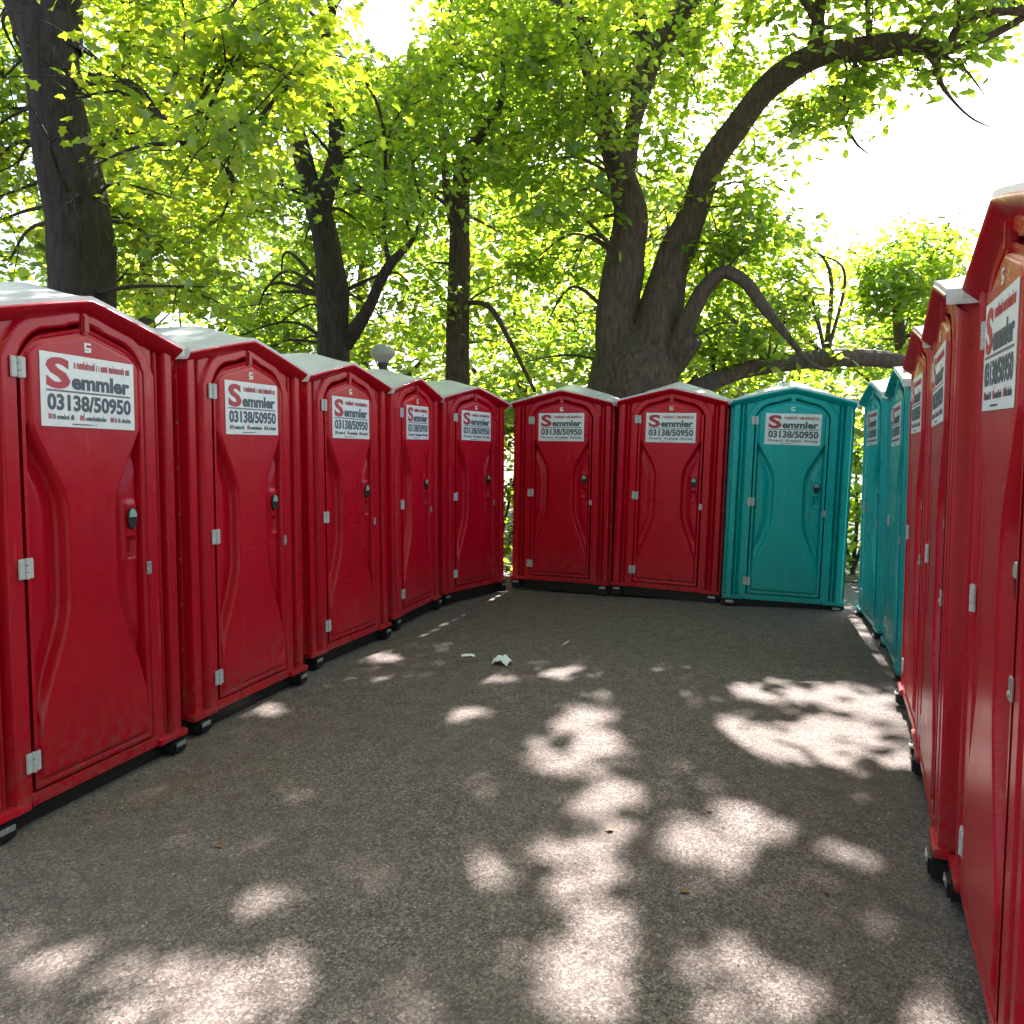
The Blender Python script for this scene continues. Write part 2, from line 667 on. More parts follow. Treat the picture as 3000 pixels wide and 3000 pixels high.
def door_mesh():
    xs = np.unique(np.concatenate([np.linspace(-DHW, DHW, 112), np.linspace(.29, .335, 14), -np.linspace(.29, .335, 14)]))
    xs = np.clip(xs, -DHW + .007, DHW - .007)
    xs = np.unique(xs)
    return grid_mesh('door', xs, lambda x: (np.zeros_like(x) + DZ0, door_top(np.abs(x)) - .009), door_relief, 210)


def visor_mesh():
    """projecting lip that runs along the gable"""
    xs = np.concatenate([-np.linspace(HW - .002, 0, 24), np.linspace(0, HW - .002, 24)[1:]])
    rows = []
    zt = gable(xs)
    prof = [(0, -.054), (-.012, -.052), (-.062, -.012), (-.070, -.003), (-.066, .005), (0.02, .008)]
    V = []
    for (y, dz) in prof:
        V.append(np.c_[xs, np.full_like(xs, y), zt + dz])
    n = len(xs)
    V = np.concatenate(V)
    F = []
    for r in range(len(prof) - 1):
        i = np.arange(n - 1) + r * n
        F.append(np.stack([i, i + 1, i + 1 + n, i + n], 1))
    # end caps
    m = len(prof)
    F = np.concatenate(F)
    return mesh_np('visor', V, F)


def roof_mesh():
    """domed translucent roof: gabled front edge rising to a crowned top"""
    nx, ny = 41, 31
    xs = np.linspace(-HW - .016, HW + .016, nx)
    ys = np.linspace(-.064, DEPTH + .03, ny)
    X, Y = np.meshgrid(xs, ys)
    t = (Y + .064) / (DEPTH + .094)
    rise = .085 * sstep(0, .34, t) * sstep(1, .72, t)
    side = np.clip(1 - np.abs(X) / (HW + .016), 0, 1)
    Z = gable(X) + .022 + rise * (side ** .55) + .010 * np.exp(-((np.abs(X) - .3) / .03) ** 2) * sstep(.08, .3, t)
    edge = np.minimum(t, 1 - t)
    V = np.stack([X.ravel(), Y.ravel(), Z.ravel()], 1)
    i = (np.arange(ny - 1)[:, None] * nx + np.arange(nx - 1)[None]).ravel()
    F = np.stack([i, i + 1, i + 1 + nx, i + nx], 1)
    rim = np.concatenate([np.arange(nx), np.arange(1, ny) * nx + nx - 1, (ny - 1) * nx + np.arange(nx - 2, -1, -1), np.arange(ny - 2, 0, -1) * nx])
    Vb = V[rim].copy()
    Vb[:, 2] -= np.where(np.abs(Vb[:, 0]) > HW + .01, .050, .017)
    k = len(V)
    m = len(rim)
    j = np.arange(m)
    Fs = np.stack([rim, k + j, k + (j + 1) % m, rim[(j + 1) % m]], 1)
    # separate verts so the rim stays crisp
    Vc = V[rim]
    k2 = k + m
    Fs = np.stack([k2 + j, k + j, k + (j + 1) % m, k2 + (j + 1) % m], 1)
    return mesh_np('roof', np.concatenate([V, Vb, Vc]), np.concatenate([F, Fs]), True)


def hinge_meshes():
    bm = bmesh.new()
    box(bm, -.036, -.007, -.008, .0, -.040, .040, .003)
    box(bm, .007, .032, -.008, .0, -.040, .040, .003)
    for z in (-.028, 0, .028):
        cyl(bm, (0, -.006, z), .008, .025, 'Z', 10)
    return mesh_bm('hinge', bm)


def ellipse_plate(name, rx, rz, y0, y1, a0=0, a1=2 * math.pi, n=24):
    bm = bmesh.new()
    ang = np.linspace(a0, a1, n, endpoint=(a1 - a0) < 6.2)
    f = [bm.verts.new((rx * math.cos(a), y1, rz * math.sin(a))) for a in ang]
    b = [bm.verts.new((rx * math.cos(a) * 1.06, y0, rz * math.sin(a) * 1.06)) for a in ang]
    bm.faces.new(f)
    m = len(f)
    for i in range(m):
        bm.faces.new((f[i], f[(i + 1) % m], b[(i + 1) % m], b[i]))
    return mesh_bm(name, bm)


def sign_panel_mesh():
    bm = bmesh.new()
    box(bm, -.2525, .2525, -.003, .0, -.148, .148, .001)
    return mesh_bm('sign_panel', bm)


def skid_mesh(h):
    def f():
        bm = bmesh.new()
        z0 = -h
        for y in (0.0,):
            # runner under the floor, its ends cut up at a slant
            prof = [(-.555, -.006), (-.575, -.35 * h - .012), (-.50, z0), (.50, z0), (.575, -.35 * h - .012), (.555, -.006)]
            a = [bm.verts.new((x, y, z)) for x, z in prof]
            b = [bm.verts.new((x, y + .1, z)) for x, z in prof]
            bm.faces.new(a)
            bm.faces.new(b[::-1])
            for i in range(len(a)):
                bm.faces.new((a[i], b[i], b[(i + 1) % len(a)], a[(i + 1) % len(a)]))
        return mesh_bm('skid', bm)
    return f


SIGN_Y = -.0365


def make_toilet(x, y, ang, z0, lean, mat, label, group=None):
    t = bpy.data.objects.new('portable_toilet', None)
    COL.objects.link(t)
    t.empty_display_size = .2
    t.location = (x - math.sin(R(ang)) * .03, y + math.cos(R(ang)) * .03, BASE + z0)
    t.rotation_euler = (0, R(lean), R(ang))
    tag(t, label, 'portable toilet', group)
    col = 'red' if mat is RED else 'teal'
    body = link('front_wall', coloured('front', front_mesh, mat), t)
    link('side_walls', coloured('sides', side_mesh, mat), t)
    link('visor', coloured('visor', visor_mesh, mat), t)
    rf = link('roof', get('roof', roof_mesh), t, ROOF)
    rf['label'] = 'pale translucent domed roof'
    door = link('door', coloured('door', door_mesh, mat), t)

    def step():
        bm = bmesh.new()
        box(bm, -.10, .10, -.040, .02, -.008, .024, .005)
        return mesh_bm('corner_step', bm)
    for sx in (-1, 1):
        link('corner_step', coloured('step', step, mat), t, loc=(sx * .462, 0, 0))

    def sill():
        bm = bmesh.new()
        box(bm, -.352, .352, -.026, .02, -.006, .045, .005)
        return mesh_bm('sill', bm)
    link('sill', coloured('sill', sill, mat), t)
    link('skid', get(('skid', round(z0, 3)), skid_mesh(BASE + z0 - .004)), t, BLACK, (0, .015, 0))
    link('skid', get(('skid', round(z0, 3)), None), t, BLACK, (0, DEPTH - .14, 0))

    def foot(h):
        def f():
            bm = bmesh.new()
            box(bm, -.05, .05, -.052, .05, -h, -.014, .012)
            return mesh_bm('skid_foot', bm)
        return f
    def strap():
        bm = bmesh.new()
        box(bm, -.035, .035, -.004, .0, -.012, .012, .002)
        cyl(bm, (0, -.005, 0), .006, .006, 'Y', 8)
        return mesh_bm('foot_strap', bm)
    for sx in (-1, 1):
        ft = link('skid_foot', get(('foot', round(z0, 3)), foot(BASE + z0 - .006)), t, BLACK, loc=(sx * .488, 0, 0))
        link('foot_strap', get('strap', strap), ft, STEEL, loc=(0, -.0522, -.032))
    for z in (1.725, .945, .175):
        link('hinge', get('hinge', hinge_meshes), door, HINGE, loc=(-.336, -.024, z))
    link('latch', get('latch', lambda: ellipse_plate('latch', .029, .047, 0, -.006)), door, BLACK, loc=(.253, -.009, 1.10))
    link('occupancy_indicator', get('ind', lambda: ellipse_plate('occupancy_indicator', .022, .036, 0, -.004, 0, math.pi, 14)), door, GREEN,
         loc=(.253, -.0152, 1.106))

    def hasp():
        bm = bmesh.new()
        box(bm, -.015, .015, -.007, 0, -.03, .03, .003)
        cyl(bm, (0, -.008, -.012), .007, .006, 'Y', 10)
        return mesh_bm('hasp', bm)
    link('hasp', get('hasp', hasp), door, STEEL, loc=(.333, -.024, .862))

    def emblem():
        bm = bmesh.new()
        box(bm, -.018, .018, -.002, 0, .012, .02)
        box(bm, -.018, -.008, -.002, 0, -.002, .012)
        box(bm, -.018, .018, -.002, 0, -.008, .0)
        box(bm, .008, .018, -.0021, 0, -.018, -.008)
        box(bm, -.018, .008, -.002, 0, -.02, -.012)
        return mesh_bm('emblem', bm)
    link('emblem', get('emblem', emblem), door, WHITE, loc=(.0, -.0335, 1.838))

    def keystone():
        bm = bmesh.new()
        box(bm, -.02, .02, -.036, .0, -.042, .042, .008)
        return mesh_bm('door_stop', bm)
    link('door_stop', coloured('keystone', keystone, mat), t, loc=(0, 0, 1.938))

    def rivet():
        bm = bmesh.new()
        bmesh.ops.create_uvsphere(bm, u_segments=8, v_segments=5, radius=.0075)
        for v in bm.verts:
            v.co.y *= .55
        return mesh_bm('rivet', bm, True)
    for sx in (-1, 1):
        for k in range(8):
            link('rivet', get('rivet', rivet), body, RIVET, loc=(sx * .550, .034, .14 + k * .235))
    # the hire firm's sign
    rs = random.Random(int(abs(x * 1000)))
    s = link('sign', get('sign', sign_panel_mesh), t, WHITE, loc=(.003 + rs.uniform(-.008, .008), SIGN_Y + .003, 1.648 + rs.uniform(-.006, .006)),
             rot=(0, R(rs.uniform(-1.1, 1.1)), 0))
    yy = -.0035
    link('big_initial', get('bigS', lambda: fit_text('big_initial', 'S', -.225, -.105, .012, .118, yy, .006)), s, SIGNRED)
    link('firm_name', get('firm', lambda: fit_text('firm_name', 'emmler', -.098, .225, .012, .062, yy, .0035)), s, SIGNINK)

    def rule():
        bm = bmesh.new()
        box(bm, -.226, .228, yy - .0006, yy, -.006, .0005)
        return mesh_bm('rule_line', bm)
    link('rule_line', get('rule', rule), s, SIGNGREY)
    link('phone_number', get('phone', lambda: fit_text('phone_number', '03138/50950', -.222, .230, -.078, .062, yy, .003)), s, SIGNINK)
    link('small_red_print', get('sr', lambda: strokes('small_red_print', [(-.085, .225, .094, .036)], yy, 3)), s, SIGNRED)['kind'] = 'stuff'
    link('small_print', get('sp', lambda: strokes('small_print', [(-.195, -.09, -.118, .022), (-.030, .085, -.118, .022), (.135, .228, -.118, .022),
                                                                (-.10, .03, -.138, .008)], yy, 5)), s, SIGNINK)['kind'] = 'stuff'
    link('red_initials', get('ri', lambda: strokes('red_initials', [(-.218, -.20, -.118, .034), (-.060, -.036, -.118, .034), (.108, .13, -.118, .03)], yy, 8)),
         s, SIGNRED)['kind'] = 'stuff'
    return t


ROWL = 'toilets in the row of five red ones'
ROWB = 'toilets across the back'
ROWR = 'toilets in the row of two teal and three red'
TOILETS = [
    (-1.802, 3.452, 73.7, -0.005, 0.11, RED, 'red portable toilet at the open end of the row of five red ones', ROWL),
    (-1.509, 4.671, 73.5, -0.003, 0.19, RED, 'second red portable toilet from the open end of the row of five', ROWL),
    (-1.191, 5.973, 69.9, 0.006, -0.34, RED, 'middle red portable toilet in the row of five red ones', ROWL),
    (-0.855, 7.222, 74.4, 0.017, -0.01, RED, 'fourth red portable toilet from the open end of the row of five', ROWL),
    (-0.391, 8.29, 56.8, 0.026, 0.38, RED, 'last red portable toilet of the five, turned at the yard corner', ROWL),
    (0.485, 8.651, -21.1, 0.029, 0.83, RED, 'red portable toilet of the back pair beside the row of five', ROWB),
    (1.534, 8.215, -23.0, 0.016, 1.75, RED, 'red portable toilet standing between a red and a teal one at the back', ROWB),
    (2.583, 7.717, -14.1, -0.018, 1.87, TEAL, 'teal portable toilet beside the two red ones at the back', ROWB),
    (3.065, 6.947, -105.0, -0.036, -0.13, TEAL, 'teal portable toilet next to the open gap at the yard corner, in a teal pair', ROWR),
    (2.703, 5.74, -109.4, -0.048, -0.14, TEAL, 'teal portable toilet of the pair that adjoins the row of three red ones', ROWR),
    (2.119, 4.275, -111.4, 0.005, -0.38, RED, 'red portable toilet next to the teal pair in the row of three red ones', ROWR),
    (1.675, 3.212, -113.2, 0.01, 0.36, RED, 'middle red portable toilet in the row of three red ones', ROWR),
    (1.265, 2.135, -112.8, 0.001, 1.42, RED, 'red portable toilet at the open end of the row of three red ones', ROWR),
]


# ------------------------------------------------------------------ trees
BARK = bark_mat('dark_bark', (.020, .016, .015), (.075, .058, .052))
BARK2 = bark_mat('grey_brown_bark', (.044, .030, .025), (.155, .108, .088))
LEAF_A = leaf_mat('broad_leaf', (.080, .135, .030), (.48, .64, .030), .68)
LEAF_B = leaf_mat('green_leaf', (.074, .135, .032), (.44, .64, .034), .68)
LEAF_C = leaf_mat('far_leaf', (.086, .140, .042), (.48, .64, .07), .68)

# sun flecks seen on the ground: x, y, half width, half depth (gaps in the foliage overhead)
FLECKS = [(.40, 3.75, .07, .16), (.28, 2.5, .07, .1), (1.55, 4.2, .12, .12), (1.9, 3.95, .14, .12),
          (1.5, 4.94, 0.13, 0.14),
          (1.99, 4.92, 0.31, 0.16),
          (1.21, 4.28, 0.17, 0.13),
          (1.38, 4.04, 0.25, 0.13),
          (1.66, 3.93, 0.24, 0.12),
          (1.78, 4.3, 0.17, 0.21),
          (2.11, 4.72, 0.09, 0.25),
          (0.38, 4.38, 0.1, 0.2),
          (0.42, 4.12, 0.07, 0.16),
          (0.2, 3.86, 0.07, 0.15),
          (0.42, 3.48, 0.11, 0.12),
          (0.34, 3.18, 0.10, 0.17),
          (0.23, 2.96, 0.11, 0.15),
          (0.26, 2.73, 0.07, 0.14),
          (0.75, 3.04, 0.13, 0.16),
          (0.92, 3.11, 0.1, 0.1),
          (1.46, 3.22, 0.08, 0.16),
          (1.36, 3.0, 0.08, 0.09),
          (1.5, 3.0, 0.08, 0.09),
          (1.17, 3.32, 0.07, 0.1),
          (-0.13, 2.8, 0.08, 0.13),
          (0.27, 2.36, 0.09, 0.11),
          (0.21, 2.18, 0.06, 0.07),
          (0.66, 2.19, 0.11, 0.14),
          (1.17, 2.06, 0.06, 0.08),
          (-0.85, 2.11, 0.2, 0.13),
          (-0.75, 2.2, 0.1, 0.07),
          (-1.28, 2.26, 0.17, 0.03),
          (-1.21, 2.31, 0.09, 0.03),
          (-0.33, 4.54, 0.11, 0.12),
          (-0.17, 5.31, 0.09, 0.1),
          (0.3, 5.4, 0.08, 0.14),
          (-0.96, 5.86, 0.08, 0.1),
          (-1.39, 4.68, 0.05, 0.06),
          (-0.98, 3.46, 0.07, 0.04),
          (-0.86, 2.58, 0.05, 0.02),
          (0.95, 3.27, 0.05, 0.05)]
SXY = np.array([SUN_DIR.x, SUN_DIR.y]) / SUN_DIR.z


def in_fleck(P, grow):
    g = P[:, :2] - P[:, 2:3] * SXY[None]
    g = g + .042 * np.stack([np.sin(g[:, 1] * 19 + 1) + .7 * np.sin(g[:, 0] * 31 + g[:, 1] * 13), np.sin(g[:, 0] * 23 + 2) + .7 * np.sin(g[:, 1] * 29 - g[:, 0] * 11)], 1)
    hit = np.zeros(len(P), bool)
    for (x, y, a, b) in FLECKS:
        hit |= ((g[:, 0] - x) / (a + grow)) ** 2 + ((g[:, 1] - y) / (b + grow)) ** 2 < 1
    return hit


# open sky between the crowns, as ellipses u, v, ru, rv on a 1932 px picture, with how empty they are
GAPS = [(735, 30, 98, 84, 1.0), (1755, 300, 205, 135, 1.0), (1595, 390, 110, 90, .9), (1880, 230, 110, 130, 1.0), (1480, 330, 60, 70, .7), (475, 495, 38, 55, .95),
        (25, 250, 40, 60, .6), (60, 535, 60, 40, .7), (1890, 400, 90, 150, .98), (1420, 70, 70, 45, .8), (1650, 30, 230, 45, .5), (880, 690, 300, 40, .4), (330, 620, 120, 40, .5), (1480, 600, 80, 60, .4), (380, 600, 90, 30, .5), (1330, 230, 40, 50, .4),
        (1250, 420, 20, 60, .6), (960, 640, 40, 60, .5)]


BARE = []          # stretches of trunk and limb that carry few leafy sprays on the near side


def bare(limbs):
    for l in limbs:
        for a, b in zip(l, l[1:]):
            if max(a[3], b[3]) > 17:
                BARE.append((a[0], a[1], b[0], b[1], min(a[2], b[2]), max(a[3], b[3])))


def keep_mask(P):
    u, v = project(P)
    p = np.ones(len(P))
    for (a, b, ra, rb, e) in GAPS:
        q = np.sqrt(((u - a) / ra) ** 2 + ((v - b) / rb) ** 2)
        p *= 1 - e * (1 - sstep(.8, 1.15, q))
    for (u0, v0, u1, v1, Y, w) in BARE:
        d = np.array([u1 - u0, v1 - v0])
        t = np.clip(((u - u0) * d[0] + (v - v0) * d[1]) / (d @ d), 0, 1)
        q = np.hypot(u - u0 - t * d[0], v - v0 - t * d[1])
        p = np.where((q < w * .5 + 16) & (P[:, 1] < Y), p * .22, p)
    front = P[:, 1] > .5
    return (rng.random(len(P)) < p) | ~front


def rot_from(nrm, ang):
    """(n,3,3) frames whose third axis is nrm, spun by ang"""
    ref = np.where(np.abs(nrm[:, 2:3]) < .9, np.array([[0, 0, 1.]]), np.array([[1., 0, 0]]))
    a = np.cross(ref, nrm)
    a /= np.linalg.norm(a, axis=1, keepdims=True)
    b = np.cross(nrm, a)
    c, s = np.cos(ang)[:, None], np.sin(ang)[:, None]
    return np.stack([a * c + b * s, -a * s + b * c, nrm], 2)


def lobed_leaf():
    ang = [-90, -60, -35, -12, 18, 38, 62, 78, 90]
    rad = [.30, .46, .62, .42, .74, .50, .62, .86, 1.0]
    half = [(r * math.cos(R(a)), r * math.sin(R(a))) for a, r in zip(ang, rad)]
    pts = half + [(-x, y) for x, y in half[-2:0:-1]]
    V = [(0, 0, 0.0)] + [(x * .5, y * .5, -.30 * (x * x) * .5 - .10 * max(0, y)) for x, y in pts]
    n = len(pts)
    F = [(0, 1 + i, 1 + (i + 1) % n) for i in range(n)]
    return np.array(V), np.array(F)


def oval_leaf():
    V = [(0, -.5, 0), (.27, -.1, -.04), (.2, .25, -.05), (0, .55, -.09), (-.2, .25, -.05), (-.27, -.1, -.04), (0, .05, .05)]
    F = [(6, i, (i + 1) % 6) for i in range(6)]
    return np.array(V), np.array(F)


def far_leaf():
    V = [(0, -.5, 0), (.32, 0, -.06), (0, .55, -.06), (-.32, 0, -.06)]
    F = [(0, 1, 2), (0, 2, 3)]
    return np.array(V), np.array(F)


def spray_points(cl, per, spread):
    """leaf positions: clumps -> sprays -> leaves"""
    out, nor = [], []
    for (c, r, n) in cl:
        d = rng.normal(size=(n, 3))
        d /= np.linalg.norm(d, axis=1, keepdims=True)
        rr = rng.random((n, 1)) ** .45
        sp = np.asarray(c)[None] + d * rr * np.array([r, r, r * .72])[None]
        sp = sp[keep_mask(sp)]
        if len(sp) == 0:
            continue
        m = len(sp)
        lean = rng.normal(size=(m, 1, 3)) * .32 + np.array([0, 0, 1.0])
        off = rng.normal(size=(m, per, 3)) * np.array([spread, spread, spread * .32])
        # leaves hang a little at the rim of their spray
        off[:, :, 2] -= (off[:, :, 0] ** 2 + off[:, :, 1] ** 2) * .8
        P = sp[:, None] + off
        nn = lean + rng.normal(size=(m, per, 3)) * .42 + off * np.array([1.4, 1.4, 0])
        out.append(P.reshape(-1, 3))
        nor.append(nn.reshape(-1, 3))
    P = np.concatenate(out)
    n = np.concatenate(nor)
    return P, n / np.linalg.norm(n, axis=1, keepdims=True)


def crown_mesh(name, P, n, size, template, low=1.2):
    T, F = template
    ok = ~in_fleck(P, size * .45) | (rng.random(len(P)) < .045)
    ok &= P[:, 2] > low
    P, n = P[ok], n[ok]
    N_ = len(P)
    M = rot_from(n, rng.uniform(0, 6.283, N_))
    s = size * rng.uniform(.62, 1.25, N_)
    V = np.einsum('nij,kj->nki', M, T) * s[:, None, None] + P[:, None]
    k = len(T)
    Fa = (F[None] + k * np.arange(N_)[:, None, None]).reshape(-1, 3)
    return mesh_np(name, V.reshape(-1, 3), Fa, False, np.repeat(rng.random(N_), len(F)))


def tube(pts, rad, seg=10, rough=.06, seed=0, flute=0.0):
    """tapered, slightly knobbly tube through pts; returns V, F"""
    pts = np.asarray(pts, float)
    rad = np.asarray(rad, float)
    # resample smoothly
    n0 = len(pts)
    t0 = np.concatenate([[0], np.cumsum(np.linalg.norm(np.diff(pts, axis=0), axis=1))])
    L = t0[-1]
    m = int(max(4, min(60, L / max(.13 if rad.max() < .05 else .07, rad.mean() * .9))))
    tt = np.linspace(0, L, m)
    # Catmull-Rom style tangents
    tan = np.gradient(pts, t0, axis=0)
    P = np.empty((m, 3))
    for i, q in enumerate(tt):
        k = min(np.searchsorted(t0, q, side='right') - 1, n0 - 2)
        h = t0[k + 1] - t0[k]
        s = (q - t0[k]) / h
        P[i] = ((2 * s ** 3 - 3 * s ** 2 + 1) * pts[k] + (s ** 3 - 2 * s ** 2 + s) * h * tan[k] + (-2 * s ** 3 + 3 * s ** 2) * pts[k + 1] + (s ** 3 - s ** 2) * h * tan[k + 1])
    rr = np.interp(tt, t0, rad)
    T = np.gradient(P, axis=0)
    T /= np.linalg.norm(T, axis=1, keepdims=True)
    a = np.cross(T[0], [0.3, 1, .1])
    a /= np.linalg.norm(a)
    r_ = np.random.default_rng(seed)
    ph = r_.uniform(0, 6.28, 6)
    V = []
    th = np.arange(seg) / seg * 2 * math.pi
    for i in range(m):
        a = a - T[i] * (a @ T[i])
        a /= np.linalg.norm(a)
        b = np.cross(T[i], a)
        z = tt[i]
        w = 1 + rough * (np.sin(2 * th + ph[0] + z * 1.3) * .6 + np.sin(3 * th + ph[1] - z * 2.1) * .5 + np.sin(5 * th + ph[2] + z * 3.7) * .35 + np.sin(ph[3] + z * 5.1) * .5)
        if rr[i] > .06:
            w = w + .05 * np.abs(np.sin(6.5 * th + 1.6 * np.sin(z * 1.4 + ph[5]) + ph[4])) + .03 * np.sin(13 * th + z * 4.3 + ph[1]) * np.sin(z * 6.1 + ph[2])
        if rr[i] > .05:
            w = w + .10 * max(0, math.sin(z * 2.3 + ph[3] * 3)) ** 6 * (1 + np.cos(th - ph[0] - z))
        if flute:
            w = w + flute * np.abs(np.sin(3.5 * th + ph[4] + z * .15)) * max(0, 1 - z / (L * .8))
        V.append(P[i] + (np.cos(th)[:, None] * a + np.sin(th)[:, None] * b) * (rr[i] * w)[:, None])
    V = np.concatenate(V)
    F = []
    for i in range(m - 1):
        k = np.arange(seg)
        F.append(np.stack([i * seg + k, i * seg + (k + 1) % seg, (i + 1) * seg + (k + 1) % seg, (i + 1) * seg + k], 1))
    F = np.concatenate(F)
    # close the tip
    V = np.concatenate([V, P[-1:], P[:1]])
    k = np.arange(seg)
    tip, base = len(V) - 2, len(V) - 1
    F = np.concatenate([F, np.stack([(m - 1) * seg + k, (m - 1) * seg + (k + 1) % seg, np.full(seg, tip), np.full(seg, tip)], 1)])
    return V, F


def tube_mesh(name, tubes):
    Vs, Fs, o = [], [], 0
    for V, F in tubes:
        Vs.append(V)
        Fs.append(F + o)
        o += len(V)
    V = np.concatenate(Vs)
    F = np.concatenate(Fs)
    me = bpy.data.meshes.new(name)
    faces = [tuple(f) if f[2] != f[3] else tuple(f[:3]) for f in F.tolist()]
    me.from_pydata(V.tolist(), [], faces)
    for p in me.polygons:
        p.use_smooth = True
    me.update()
    return me


def poly(pts, Y=None):
    """(u, v, Y, width px at 1932) -> points and radii"""
    P = np.array([at(u, v, d) for (u, v, d, w) in pts])
    r = np.array([w * (3000 / 1932) / FPX * d / 2 for (u, v, d, w) in pts])
    return P, r


def clear(*pts):
    P = np.array(pts)
    u, v = project(P[1:])
    for (a, b, ra, rb, e) in GAPS:
        if e > .85 and (((u - a) / ra) ** 2 + ((v - b) / rb) ** 2 < 1.1).any():
            return False
    t = np.linspace(0, 1, 9)[:, None]
    Q = np.concatenate([P[0] * (1 - t) + P[1] * t, P[1] * (1 - t) + P[2] * t])
    return not in_fleck(Q, .0).any()


def boughs(limbs, clumps, seed, n_each=3):
    """thin boughs from the nearest limb into each clump, with a few twigs"""
    r = random.Random(seed)
    nodes = np.concatenate([p for p, _ in limbs])
    out = []
    for i, (c, rad, n) in enumerate(clumps):
        c = np.asarray(c)
        d = np.linalg.norm(nodes - c, axis=1) + np.maximum(0, nodes[:, 2] - c[2]) * 1.2
        j = int(np.argmin(d))
        a = nodes[j]
        dist = np.linalg.norm(c - a)
        if dist < .15 or dist > 3.2:
            continue
        midp = (a + c) / 2 + np.array([r.uniform(-.15, .15), r.uniform(-.15, .15), r.uniform(0, .25)]) * dist
        if clear(a, midp, c):
            out.append(tube([a, midp, c], [.012 + .011 * dist, .01 + .005 * dist, .006], 5, .05, seed * 100 + i))
        for k in range(n_each):
            e = c + np.array([r.gauss(0, 1), r.gauss(0, 1), r.gauss(0, .6)]) * rad * .8
            s = (midp * .4 + c * .6)
            if not clear(s, (s + e) / 2, e):
                continue
            out.append(tube([s, (s + e) / 2 + np.array([0, 0, r.uniform(-.05, .12)]), e], [.009, .006, .003], 4, .05, seed * 100 + i + k))
    return out


def region(n, u0, u1, v0, v1, d0, d1, r0, r1, sprays):
    out = []
    for k in range(n):
        u = u0 + (u1 - u0) * ((k * .6180339 + random.uniform(-.1, .1)) % 1)
        v = v0 + (v1 - v0) * ((k + .5) / n)
        Y = random.uniform(d0, d1)
        out.append((at(u, v, Y), random.uniform(r0, r1), sprays))
    return out


def canopy(n, x0, x1, y0, y1, z0, z1, r, sprays):
    """clumps high up whose shade falls on x0..x1, y0..y1"""
    out = []
    for k in range(n):
        gx = x0 + (x1 - x0) * ((k * .7548777) % 1)
        gy = y0 + (y1 - y0) * ((k * .5698403) % 1)
        z = random.uniform(z0, z1)
        out.append((np.array([gx + z * SXY[0], gy + z * SXY[1], z]), r * random.uniform(.85, 1.2), sprays))
    return out


def build_tree(name, label, limbs_px, clumps, leaf, size, mat, bark, per=12, spread=.17, seed=1, group=None, seg=12, flute=0.0, low=1.2):
    limbs = [poly(l) if not isinstance(l, tuple) else l for l in limbs_px]
    base = limbs[0][0][0].copy()
    base[2] = 0
    t = bpy.data.objects.new(name, None)
    COL.objects.link(t)
    t.location = base
    tag(t, label, 'tree', group)
    off = -base

    def put(nm, me, m, kind=None):
        o = link(nm, me, t, m)
        o.location = off
        if kind:
            o['kind'] = kind
        return o
    P0, r0 = limbs[0]
    P0 = np.concatenate([[[P0[0][0], P0[0][1], -.1]], P0])
    r0 = np.concatenate([[r0[0] * 1.22], r0])
    put('trunk', tube_mesh('trunk', [tube(P0, r0, 44, .07, seed, flute)]), bark)
    for i, (P, r) in enumerate(limbs[1:]):
        put('limb', tube_mesh('limb', [tube(P, r, 36 if r.max() > .09 else seg, .09, seed * 31 + i)]), bark)
    bt = boughs(limbs, clumps, seed)
    if bt:
        put('twigs', tube_mesh('twigs', bt), bark, 'stuff')
    P, n = spray_points(clumps, per, spread)
    put('crown', crown_mesh('crown', P, n, size, leaf, low), mat, 'stuff')
    return t


